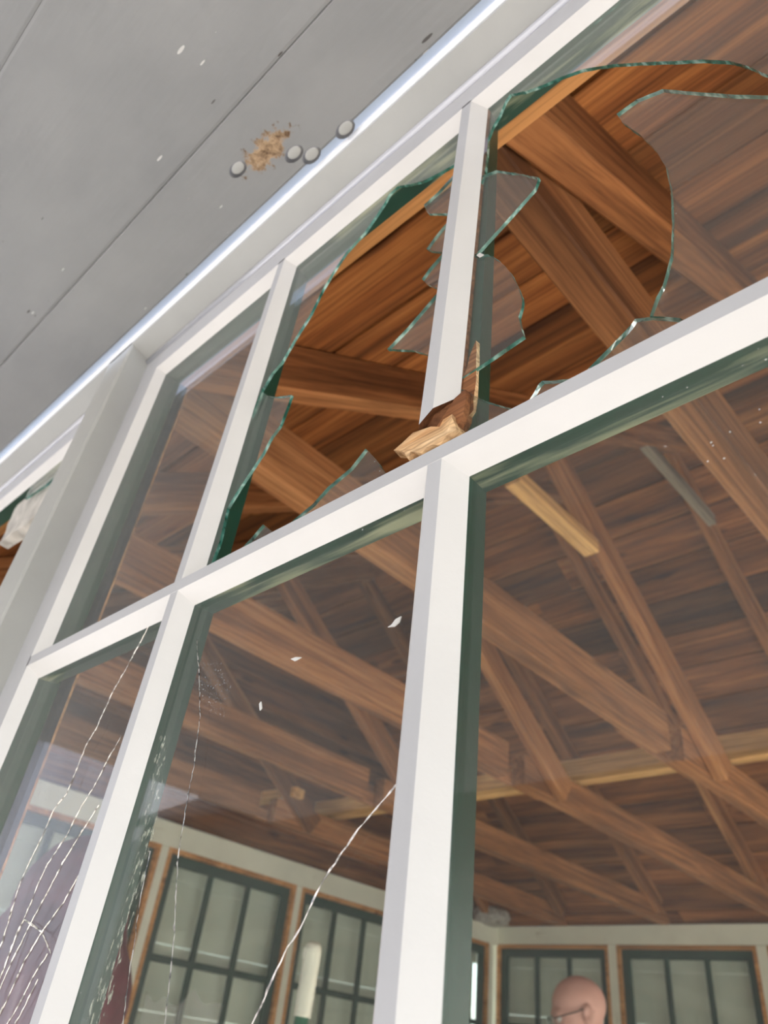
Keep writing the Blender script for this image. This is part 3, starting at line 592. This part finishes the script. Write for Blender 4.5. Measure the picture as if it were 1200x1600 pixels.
def truss(k, xr_n, xr_f, xj, label, web=True, collar=False, extra=None):
    t = empty('roof_truss', (xj, YR, .76), label=label, cat='roof truss', group='roof trusses')
    u = Vector((0, 0, 1)); W_ = .047; D_ = .107*cs
    h = .107/2
    beam('rafter', (xr_n-W_/2, .20, .557+SL_*.20+h), (xr_n-W_/2, YR-.002, .557+SL_*YR+h), W_, D_, u, 'lumber', t, .003, .0008)
    beam('rafter', (xr_f-W_/2, YR+.002, 3.527-SL_*YR+h), (xr_f-W_/2, 4.17, 3.527-SL_*4.17+h), W_, D_, u, 'lumber', t, .003, .0008)
    if xj is not None:
        beam('ceiling_joist', (xj-.025, .24, .815), (xj-.025, 1.93, .815), .05, .11, u, 'lumber', t, .003, .0015)
        beam('ceiling_joist', (xj-.027, 2.02, .812), (xj-.027, YB+.05, .812), .05, .10, u, 'lumber', t, .003, .0015)
        beam('splice_plate', (xj-.0625, 1.76, .79), (xj-.0625, 2.2, .79), .02, .045, u, 'lumber', t, .002)
    if web:
        xw = xj+.021
        beam('web', (xw, 1.30, 1.43), (xw, 2.22, .79), .04, .085, (0, .57, .82), 'lumber', t, .003, .001)
    if collar:
        beam('collar_tie', (xr_n-.03, 1.82, 1.815), (xr_n-.03, 2.42, 1.815), .03, .05, u, 'grey_wood', t)
    return t
tl = ['roof truss right of the snapped muntin, nearest the broken right pane', 'roof truss with a free yellow cleat nailed to its web', 'roof truss left of the thick post bar, third from the right', 'roof truss behind the lower middle pane, fourth from the right', 'roof truss just before the left end wall', 'rafter pair lying against the left gable']
xn = [-.177, -.743, -1.305, -1.90, -2.48, -3.07]; xf = [-.23, -.81, -1.385, -1.965, -2.55, -3.13]; xj = [-.227, -.836, -1.368, -1.995, -2.63, -3.075]
for k in range(5): T = truss(k, xn[k], xf[k], xj[k], tl[k], k > 0, k == 1); 
t1 = [o for o in C.objects if o.get('label') == tl[1]][0]
beam('cleat', (-.80, 1.135, 1.165), (-.80, 1.50, 1.165), .045, .04, (0, 0, 1), 'yellow_pine', t1)['label'] = 'free standing yellow cleat on the web'
t = empty('roof_truss', (xn[5], YR, .9), label=tl[5], cat='roof truss', group='roof trusses')
beam('rafter', (xn[5], .2, .557+.132+.05), (xn[5], YR-.002, .557+SL_*YR+.05), .047, .09, (0, 0, 1), 'lumber', t); beam('rafter', (xf[5]+.04, YR+.002, 3.527-SL_*YR+.05), (xf[5]+.04, 4.17, 3.527-SL_*4.17+.05), .047, .09, (0, 0, 1), 'lumber', t)
for k, x in enumerate((.36, .95, 1.53)):
    truss(9, x+.05, x, x, ['roof truss right of the picture, first past its edge', 'roof truss right of the picture, second past its edge', 'roof truss right of the picture, beside the doorway'][k])
# gable boards at the left end
gb = empty('gable_wall', (XL-.12, YR, .76), label='brown boards closing the left gable above the wall header', cat='wall', kind='structure')
z = .745
while z < 2.14:
    ya = max(.05, (z+.07-.662)/SL_-.1); yb2 = (3.632-z-.07)/SL_+.1
    if yb2-ya > .1: beam('gable_board', (XL-.11, ya, z+.072), (XL-.11, yb2, z+.072), .02, .141, (0, 0, 1), 'boards', gb, .0015)
    z += .144
gr = empty('gable_wall', (XR+.12, YR, .76), label='boards closing the right gable, out of view', cat='wall', kind='structure')
z = .745
while z < 2.14:
    ya = max(.05, (z+.07-.662)/SL_-.1); yb2 = (3.632-z-.07)/SL_+.1
    if yb2-ya > .1: beam('gable_board', (XR+.11, ya, z+.072), (XR+.11, yb2, z+.072), .02, .141, (0, 0, 1), 'boards', gr, .0015)
    z += .144

# ---- loose lumber lying on the joists
tag(beam('runner_board', (-2.78, 2.385, .912), (.9, 2.385, .912), .05, .082, (0, 0, 1), 'yellow_pine', None), 'long yellow board lying across the ceiling joists', 'board')
tag(beam('wood_offcut', (-3.00, 2.05, .8905), (-2.57, 2.08, .8905), .06, .04, (0, 0, 1), 'yellow_pine', None), 'short yellow offcut lying at the joist near the left wall', 'board')
def lump(name, c, s, mat, label, cat, seed=0):
    bm = bmesh.new(); bmesh.ops.create_icosphere(bm, subdivisions=3, radius=1)
    for v in bm.verts:
        q = Vector((math.copysign(abs(v.co.x)**.6, v.co.x)*s[0], math.copysign(abs(v.co.y)**.6, v.co.y)*s[1], math.copysign(abs(v.co.z)**.6, v.co.z)*s[2]))
        v.co = q*(1+.28*noise.noise(v.co*2.6+Vector((seed, 0, 0))))
    me = bpy.data.meshes.new(name); bm.to_mesh(me); bm.free()
    return tag(put(name, me, mat, None, c), label, cat)
lump('insulation_chunk', (-3.10, 4.20, .80), (.10, .09, .05), 'debris', 'crumbling pale chunk on the wall top in the far corner', 'debris', 3)

# ---- crumpled plastic in the lower panes of the left wall
def plastic(y0, y1, z0, z1):
    n, m_ = 26, 26; verts, faces = [], []
    for i in range(n):
        for j in range(m_):
            y = y0+(y1-y0)*i/(n-1); z = z0+(z1-z0)*j/(m_-1)
            q = noise.noise(Vector((y*14, z*6, 1)))*.022 + noise.noise(Vector((y*40, z*22, 4)))*.012
            zz = z + (noise.noise(Vector((y*11, 0, 9)))*.08 if j == m_-1 else 0)
            verts.append((XL-.025+.02+q, y, zz))
    for i in range(n-1):
        for j in range(m_-1): faces.append((i*m_+j, (i+1)*m_+j, (i+1)*m_+j+1, i*m_+j+1))
    o = mesh_from('plastic_sheet', verts, faces, 'plastic', None, None, True)
    return o
pm, pt, pb = new_mat('clear_plastic_film'); M['plastic'] = pm
pb.inputs['Base Color'].default_value = (.85, .88, .86, 1); pb.inputs['Roughness'].default_value = .12; pb.inputs['Alpha'].default_value = .3; pb.inputs['Specular IOR Level'].default_value = 1
pn = N(pt, 'ShaderNodeTexNoise', Scale=30.0); bump(pt, pb, pn.outputs[0], .4, .01)
po = plastic(1.90, 2.28, -.45, .12); tag(po, 'crumpled clear plastic sheet over the lower panes of the left wall', 'plastic sheet')
po.location.x += .035

# ------------------------------------------------------------------ added, unseen: trees screen sky from the doorway; buildings are mirrored in the panes
M['leaf'] = plain('dark_foliage', (.035, .05, .022), .9, 0, .5, 6); M['bark'] = plain('brown_bark', (.09, .06, .04), .95, 0, .3, 20)
def screen_tree(x, y, h, r, seed):
    t = empty('screen_tree', (x, y, GZ), label='broad dark crown and trunk added out of view, screening sky light', cat='screen_tree', group='added trees out of view')
    tube('trunk', [(x, y, GZ), (x+.1, y, GZ+h*.25), (x+.05, y+.1, GZ+h*.6)], [.22, .17, .09], 'bark', t, 8)
    bm = bmesh.new(); rnd = random.Random(seed)
    for k in range(34):
        a = rnd.uniform(0, 6.28); q = rnd.random()**.5; zz = rnd.uniform(.12, 1.0)
        rad = r*q*math.sin(math.pi*min(.97, .15+zz*.8))
        m = Matrix.Translation((math.cos(a)*rad, math.sin(a)*rad, h*zz)) @ Matrix.Scale(rnd.uniform(.26, .42)*r, 4)
        bmesh.ops.create_icosphere(bm, subdivisions=2, radius=1, matrix=m)
    for v in bm.verts: v.co += v.co.normalized()*.25*noise.noise(v.co*1.7)
    me = bpy.data.meshes.new('crown'); bm.to_mesh(me); bm.free()
    put('crown', me, 'leaf', t, (x, y, GZ))
for k, (x, y, h, r) in enumerate(((9.8, .6, 5.6, 2.0), (9.8, 5.2, 5.5, 2.0))):
    screen_tree(x, y, h, r, k)
M['added_barn'] = wood('dark_barn_siding', (.05, .04, .032), (.085, .068, .055), (.12, .10, .08), vary=.2)
M['added_house'] = plain('pale_grey_house_paint', (.42, .42, .47), .8, 0, .08, 1.5)
def building(name, x0, x1, yf, yb, eave, ridge, mat, label):
    t = empty(name, ((x0+x1)/2, (yf+yb)/2, GZ), label=label, cat='building')
    ym = (yf+yb)/2
    prism('walls', [(yf, GZ), (yf, GZ+eave), (ym, GZ+ridge), (yb, GZ+eave), (yb, GZ)], x0, x1, lambda a, b, u: (u, a, b), mat, t)
    for s_, ye in ((1, yf+.35), (-1, yb-.35)):
        k_ = (ridge-eave)/abs(ym-yf); ze = GZ+eave-.35*k_
        prism('roof', [(ye, ze+.02), (ym, GZ+ridge+.02), (ym, GZ+ridge+.16), (ye, ze+.16)], x0-.4, x1+.4, lambda a, b, u: (u, a, b), 'roofing', t)
    n = int((x1-x0)/4)
    for q in range(n):
        xc = x0+(q+.5)*(x1-x0)/n
        prism('door', [(yf+.01, GZ+.02), (yf+.06, GZ+.02), (yf+.06, GZ+2.2), (yf+.01, GZ+2.2)], xc-.55, xc+.55, lambda a, b, u: (u, a, b), mat, t)
building('added_barn', -16.5, 0.5, -8.6, -15, 5.3, 7.2, 'added_barn', 'long dark building added out of view, mirrored dimly in the panes')  # added out of view so the panes mirror something dark, not sky
building('added_house', -34, -17.6, -8.2, -15, 8.6, 10.4, 'added_house', 'pale grey building added out of view, mirrored as haze in the left pane')  # added out of view so the left pane mirrors a pale haze

# ------------------------------------------------------------------ mop
mp_ = empty('mop', (-1.15, .985, -ZC), label='mop with green pole and ivory ribbed grip standing inside the window', cat='mop')
a0 = Vector((-1.1045, .985, .1545)); a1 = Vector((-1.109, .985, .046)); a2 = Vector((-1.166, .99, -1.36))
dn = (a1-a0).normalized()
gp = []; gr_ = []
for i in range(24):
    f = i/23; gp.append(a0 + (a1-a0)*f); gr_.append((.0150 if i % 2 else .0142)*(1 if i > 2 else (.55, .85, .97)[i]))
g_ = tube('grip', gp, gr_, 'white_plastic', mp_, 20); g_['label'] = 'ivory ribbed grip with a hanging hole'
rim = []
for k in range(17):
    th = 2*math.pi*k/16; rim.append((a0.x-.004+.0052*math.cos(th), a0.y-.0140, a0.z-.020+.0105*math.sin(th)))
tube('hole_rim', rim, .0016, 'white_plastic', g_, 6, False)
mesh_from('lit_hole_plate', [(x, y+.0004, z) for x, y, z in rim[:-1]] + [(x, y+.003, z) for x, y, z in rim[:-1]], [tuple(range(16)), tuple(range(31, 15, -1))] + [(k, (k+1) % 16, 16+(k+1) % 16, 16+k) for k in range(16)], 'eye', g_)  # pale plate stands in for light showing through the hole
tube('pole', [a1 - dn*.005, a1 + (a2-a1)*.5, a2], .0118, 'green_pole', mp_, 14)
yarn = bmesh.new()
bmv, bmf = [], []
for k in range(40):
    th = random.uniform(0, 6.28); rr = random.uniform(.05, .16); q = len(bmv)
    pts = [a2 + Vector((0, 0, .02)), a2 + Vector((math.cos(th)*rr*.5, math.sin(th)*rr*.5, 0)), a2 + Vector((math.cos(th)*rr, math.sin(th)*rr, -.082))]
    for p_ in pts:
        for s_ in range(4): bmv.append((p_.x+.006*math.cos(s_*1.57), p_.y+.006*math.sin(s_*1.57), p_.z))
    for i in range(2):
        for s_ in range(4): bmf.append((q+i*4+s_, q+i*4+(s_+1) % 4, q+i*4+4+(s_+1) % 4, q+i*4+4+s_))
yarn.free()
mesh_from('mop_yarn', bmv, bmf, 'mop_yarn', mp_)['kind'] = 'stuff'

MAN_POS = (-1.70, 2.90, -ZC); MAN_YAW = math.radians(226); MAN_HY = 0.0
MAROON_POS = (-1.635, .785, -ZC); MAROON_YAW = math.radians(150)
# ------------------------------------------------------------------ people
def skinned(verts, edges, radii, root=0, levels=2):
    me = bpy.data.meshes.new('skel'); me.from_pydata(verts, edges, []); ob = bpy.data.objects.new('skel', me); C.objects.link(ob)
    md = ob.modifiers.new('skin', 'SKIN'); md.use_smooth_shade = True
    for i, r in enumerate(radii):
        sv = me.skin_vertices[0].data[i]; sv.radius = (r, r) if not isinstance(r, tuple) else r; sv.use_root = (i == root)
    ss = ob.modifiers.new('sub', 'SUBSURF'); ss.levels = ss.render_levels = levels
    dg = bpy.context.evaluated_depsgraph_get(); dg.update()
    out = bpy.data.meshes.new_from_object(ob.evaluated_get(dg))
    bpy.data.objects.remove(ob); bpy.data.meshes.remove(me)
    return out
def ell(p, c, r):
    q = Vector(((p.x-c[0])/r[0], (p.y-c[1])/r[1], (p.z-c[2])/r[2])); k = q.length
    return (k-1)*min(r)
def smin(a, b, k):
    h = max(0, min(1, .5+.5*(b-a)/k)); return b*(1-h)+a*h-k*h*(1-h)
def head_sdf(p):
    q = Vector((p.x, abs(p.y), p.z))
    d = ell(q, (-.012, 0, .035), (.100, .077, .088))            # cranium
    d = smin(d, ell(q, (.022, 0, -.035), (.068, .060, .080)), .03)  # face
    d = smin(d, ell(q, (.050, 0, -.098), (.030, .034, .024)), .03)  # chin
    d = smin(d, ell(q, (.030, .038, -.080), (.040, .020, .022)), .03)  # jaw
    d = smin(d, ell(q, (.084, .020, .022), (.012, .028, .010)), .014)  # brow
    d = smin(d, ell(q, (.064, .042, -.022), (.022, .020, .018)), .02)  # cheek
    d = smin(d, ell(q, (.096, 0, -.012), (.012, .010, .030)), .012)  # nose bridge
    d = smin(d, ell(q, (.106, 0, -.034), (.014, .013, .012)), .010)  # nose tip
    d = smin(d, ell(q, (.098, .012, -.038), (.010, .008, .008)), .008)
    d = smin(d, ell(q, (.084, 0, -.064), (.014, .024, .006)), .008)  # lips
    d = smin(d, ell(q, (.082, 0, -.074), (.014, .022, .007)), .008)
    d = max(d, -ell(q, (.098, .032, .002), (.016, .016, .011)))       # eye sockets
    d = smin(d, ell(q, (-.012, .088, -.005), (.021, .011, .034)), .006)  # ear
    d = max(d, -ell(q, (-.006, .100, -.003), (.010, .010, .019)))
    d = smin(d, ell(q, (-.030, 0, -.095), (.055, .054, .070)), .03)   # neck
    return d
def head_mesh(bm, mat4, face_idx=0, sub=5):
    t = bmesh.new(); bmesh.ops.create_icosphere(t, subdivisions=sub, radius=1)
    c = Vector((0, 0, 0))
    for v in t.verts:
        d = v.co.normalized(); r = .02
        for _ in range(40):
            s = head_sdf(c+d*r)
            if s < .0002 and r > .03: break
            r += max(.0006, abs(s)*.8)
            if r > .19: break
        # walk inward from outside so that the outermost surface counts
        r = .19
        for _ in range(60):
            s = head_sdf(c+d*r)
            if s < .0003: break
            r -= max(.0004, s*.75)
        v.co = d*r
    off = len(bm.verts); vv = [bm.verts.new(mat4 @ v.co) for v in t.verts]
    for f in t.faces:
        nf = bm.faces.new([vv[x.index] for x in f.verts]); nf.smooth = True; nf.material_index = face_idx
    t.free()
def hand_parts(verts, edges, radii, wrist_i, wr, d, side, curl):
    """palm and five fingers from the wrist; d is the pointing direction, side the thumb side"""
    d = d.normalized(); s = side - d*side.dot(d); s.normalize(); nrm = d.cross(s)
    palm = wr + d*.05; verts.append(palm); radii.append((.030, .017)); edges.append((wrist_i, len(verts)-1)); pi_ = len(verts)-1
    k2 = wr + d*.085; verts.append(k2); radii.append((.032, .015)); edges.append((pi_, len(verts)-1)); ki = len(verts)-1
    return palm, s, d, nrm
def finger_meshes(bm, wr, d, side, curl, idx=0, scale=1.0):
    d = d.normalized(); s = (side - d*side.dot(d)).normalized(); n = d.cross(s)
    base = wr + d*.085*scale
    specs = [(.030, .072), (.010, .080), (-.011, .075), (-.030, .058)]
    for off, L in specs:
        p0 = base + s*off*scale - d*.02; p = p0; pts = [p0]; a = 0
        for frac, c in ((.25, 0.05), (.36, curl), (.28, curl), (.2, curl*.6)):
            a += c; dirv = d*math.cos(a) + n*math.sin(a); p = p + dirv*L*frac*1.25*scale; pts.append(p)
        m = skinned([tuple(q) for q in pts], [(i, i+1) for i in range(len(pts)-1)], [.009, .009, .0085, .008, .0062], 0, 2)
        add_mesh(bm, m, idx)
    p0 = wr + d*.03*scale + s*.018*scale; pts = [p0]; dirv = (d*.65 + s*.75).normalized(); p = p0
    for L, c in ((.032, 0), (.034, .35), (.026, .35)):
        dirv = (dirv + n*c*.5 + d*c*.5).normalized(); p = p + dirv*L*scale; pts.append(p)
    add_mesh(bm, skinned([tuple(q) for q in pts], [(0, 1), (1, 2), (2, 3)], [.013, .0115, .010, .0078], 0, 2), idx)
def add_mesh(bm, me, idx=0):
    off = [bm.verts.new(v.co) for v in me.vertices]
    for p in me.polygons:
        try: f = bm.faces.new([off[i] for i in p.vertices]); f.smooth = True; f.material_index = idx
        except ValueError: pass
    bpy.data.meshes.remove(me)
def figure(label, pos, H, yaw, arms, head_pitch=0, head_yaw=0, top='blue_shirt', bottom='denim', hood=False):
    X = lambda a, b, c: Vector((a*H, b*H, c*H))
    J = dict(pelvis=X(0, 0, .53), waist=X(0, 0, .60), chest=X(.008, 0, .71), upper=X(0, 0, .785), neck=X(-.005, 0, .832), nape=X(.004, 0, .872))
    R_ = dict(pelvis=(.092*H, .062*H), waist=(.084*H, .058*H), chest=(.092*H, .066*H), upper=(.074*H, .054*H), neck=(.036*H, .036*H), nape=(.034*H, .034*H))
    E = [('pelvis', 'waist'), ('waist', 'chest'), ('chest', 'upper'), ('upper', 'neck'), ('neck', 'nape')]
    for s, nm in ((1, 'l'), (-1, 'r')):
        sh_ = X(0, s*.108, .800); el_, wr_ = [X(a, s*b, c) for a, b, c in arms[0 if s > 0 else 1]]
        J['sh'+nm], J['ua'+nm], J['el'+nm], J['wr'+nm] = sh_, sh_.lerp(el_, .45), el_, wr_
        J['pa'+nm] = wr_ + (wr_-el_).normalized()*.05; J['kn'+nm] = wr_ + (wr_-el_).normalized()*.088
        R_['sh'+nm] = .036*H; R_['ua'+nm] = .030*H; R_['el'+nm] = .024*H; R_['wr'+nm] = .016*H; R_['pa'+nm] = (.034, .018); R_['kn'+nm] = (.034, .016)
        E += [('upper', 'sh'+nm), ('sh'+nm, 'ua'+nm), ('ua'+nm, 'el'+nm), ('el'+nm, 'wr'+nm), ('wr'+nm, 'pa'+nm), ('pa'+nm, 'kn'+nm)]
        J['hp'+nm], J['th'+nm], J['ne'+nm], J['ca'+nm], J['an'+nm], J['ft'+nm] = X(0, s*.052, .49), X(.004, s*.056, .39), X(.006, s*.058, .275), X(-.008, s*.058, .19), X(-.012, s*.058, .048), X(.075, s*.066, .018)
        R_['hp'+nm] = .056*H; R_['th'+nm] = .050*H; R_['ne'+nm] = .035*H; R_['ca'+nm] = .033*H; R_['an'+nm] = .023*H; R_['ft'+nm] = (.026*H, .017*H)
        E += [('pelvis', 'hp'+nm), ('hp'+nm, 'th'+nm), ('th'+nm, 'ne'+nm), ('ne'+nm, 'ca'+nm), ('ca'+nm, 'an'+nm), ('an'+nm, 'ft'+nm)]
    def grow(keys, scale, add, lev=2):
        ks = [k for k in J if k in keys]; ix = {k: i for i, k in enumerate(ks)}
        rr = [tuple(x*scale+add for x in (R_[k] if isinstance(R_[k], tuple) else (R_[k],)*2)) for k in ks]
        return skinned([tuple(J[k]) for k in ks], [(ix[a], ix[b]) for a, b in E if a in ix and b in ix], rr, ix.get('pelvis', ix.get('chest', 0)), lev)
    rot = Matrix.Rotation(yaw, 4, 'Z'); base = Vector(pos)
    def finish(name, bm, mats, parent=None):
        for v in bm.verts: v.co = rot @ v.co
        bmesh.ops.recalc_face_normals(bm, faces=bm.faces)
        me = bpy.data.meshes.new(name); bm.to_mesh(me); bm.free()
        return put(name, me, mats, parent, base)
    bm = bmesh.new(); add_mesh(bm, grow(set(J), 1.0, 0))
    for s, nm in ((1, 'l'), (-1, 'r')):
        d = J['wr'+nm]-J['el'+nm]; finger_meshes(bm, J['wr'+nm], d, Vector((.4, -s, .6)), .55 if s > 0 else .5)
    hc = J['nape'] + Vector((.022, 0, .080))
    hm = Matrix.Translation(hc) @ Matrix.Rotation(head_yaw, 4, 'Z') @ Matrix.Rotation(head_pitch, 4, 'Y')
    head_mesh(bm, hm)
    body = finish('person', bm, 'skin'); tag(body, label, 'person')
    upper_k = {k for k in J if k[:2] in ('sh', 'ua', 'el', 'wr', 'hp') or k in ('pelvis', 'waist', 'chest', 'upper', 'neck')}
    bm = bmesh.new(); add_mesh(bm, grow(upper_k, 1.10, .008))
    if hood:
        for v in bm.verts:
            v.co += v.normal*.0 + Vector((noise.noise(v.co*9), noise.noise(v.co*9+Vector((5, 0, 0))), 0))*.007
    finish('hooded_top' if hood else 'shirt', bm, top, body)
    bm = bmesh.new(); add_mesh(bm, grow({k for k in J if k[:2] in ('hp', 'th', 'ne', 'ca', 'an')} | {'pelvis', 'waist'}, 1.1, .008)); finish('trousers', bm, bottom, body)
    for s, nm in ((1, 'l'), (-1, 'r')):
        a, f = J['an'+nm], J['ft'+nm]
        bm = bmesh.new(); add_mesh(bm, skinned([tuple(a+Vector((-.02, 0, -.01))), tuple(a.lerp(f, .5)+Vector((0, 0, -.012))), tuple(f+Vector((.035, 0, .012)))], [(0, 1), (1, 2)], [(.05, .048), (.05, .04), (.045, .03)], 0)); 
        zmin = min(v.co.z for v in bm.verts)
        for v in bm.verts: v.co.z = max(v.co.z, .002)
        finish('shoe', bm, 'black', body)
    for s in (1, -1):
        bm = bmesh.new(); bmesh.ops.create_uvsphere(bm, u_segments=16, v_segments=10, radius=.0125)
        for f in bm.faces: f.smooth = True
        for v in bm.verts: v.co = hm @ (v.co + Vector((.080, s*.032, .002)))
        finish('eye', bm, 'eye', body)
    if hood:
        t = bmesh.new(); bmesh.ops.create_icosphere(t, subdivisions=5, radius=1)
        for v in t.verts:
            d = v.co.copy(); rr = Vector((.142, .118, .152)); p = Vector((d.x*rr.x-.018, d.y*rr.y, d.z*rr.z+.005))
            if d.z > .2 and d.x < 0: p += Vector((-.02, 0, .012))*(d.z)
            if d.z < .05: k_ = (.05-d.z)**1.2; p.x *= 1+.75*k_; p.y *= 1+1.15*k_; p.z -= .075*k_; p.x -= .03*k_
            v.co = p + d*(.006*noise.noise(d*4)+.0025*noise.noise(d*9))
        bmesh.ops.delete(t, geom=[v for v in t.verts if v.co.x > .085 and -.13 < v.co.z < .10], context='VERTS')
        for v in t.verts: v.co = hm @ v.co
        for f in t.faces: f.smooth = True
        finish('hood', t, top, body)
    return body, (rot, base, hm)
relaxed = [((.02, .145, .63), (.09, .150, .50)), ((.02, .145, .63), (.09, .150, .50))]
holding = [((.03, .135, .63), (.165, .075, .665)), ((.03, .135, .63), (.165, .085, .655))]
H1 = 1.82
man, (mrot, mbase, mhm) = figure('bald man in glasses at the back windows, head turned in profile', MAN_POS, H1, MAN_YAW, holding, .28, MAN_HY)
def head_pt(v): return mrot @ (mhm @ Vector(v)) + mbase
gl = empty('eyeglasses', head_pt((.08, 0, .01)), label='thin dark framed eyeglasses on the bald man', cat='eyeglasses')
for s in (1, -1):
    ring = [head_pt((.110-.004*abs(math.cos(2*math.pi*k/20)), s*.033+.024*math.cos(2*math.pi*k/20), .000+.017*math.sin(2*math.pi*k/20))) for k in range(21)]
    tube('rim', ring, .0016, 'black', gl, 6, False)
    lens = [head_pt((.1085, s*.033+.023*math.cos(2*math.pi*k/20), .016*math.sin(2*math.pi*k/20))) for k in range(20)]
    lens2 = [p + mrot @ (mhm.to_3x3() @ Vector((.0015, 0, 0))) for p in lens]
    mesh_from('lens', lens+lens2, [tuple(range(19, -1, -1)), tuple(range(20, 40))] + [(k, (k+1) % 20, 20+(k+1) % 20, 20+k) for k in range(20)], 'far_glass', gl)
    tube('temple', [head_pt((.106, s*.058, .008)), head_pt((.095, s*.072, .010)), head_pt((.02, s*.083, .014)), head_pt((-.012, s*.090, .020)), head_pt((-.034, s*.087, .002))], .0024, 'black', gl, 6)
tube('bridge', [head_pt((.112, .010, .002)), head_pt((.116, 0, .006)), head_pt((.112, -.010, .002))], .0016, 'black', gl, 6)
figure('person in a maroon hooded top inside, behind the cracked left pane', MAROON_POS, 1.74, MAROON_YAW, relaxed, .1, 0, 'maroon', 'denim', True)
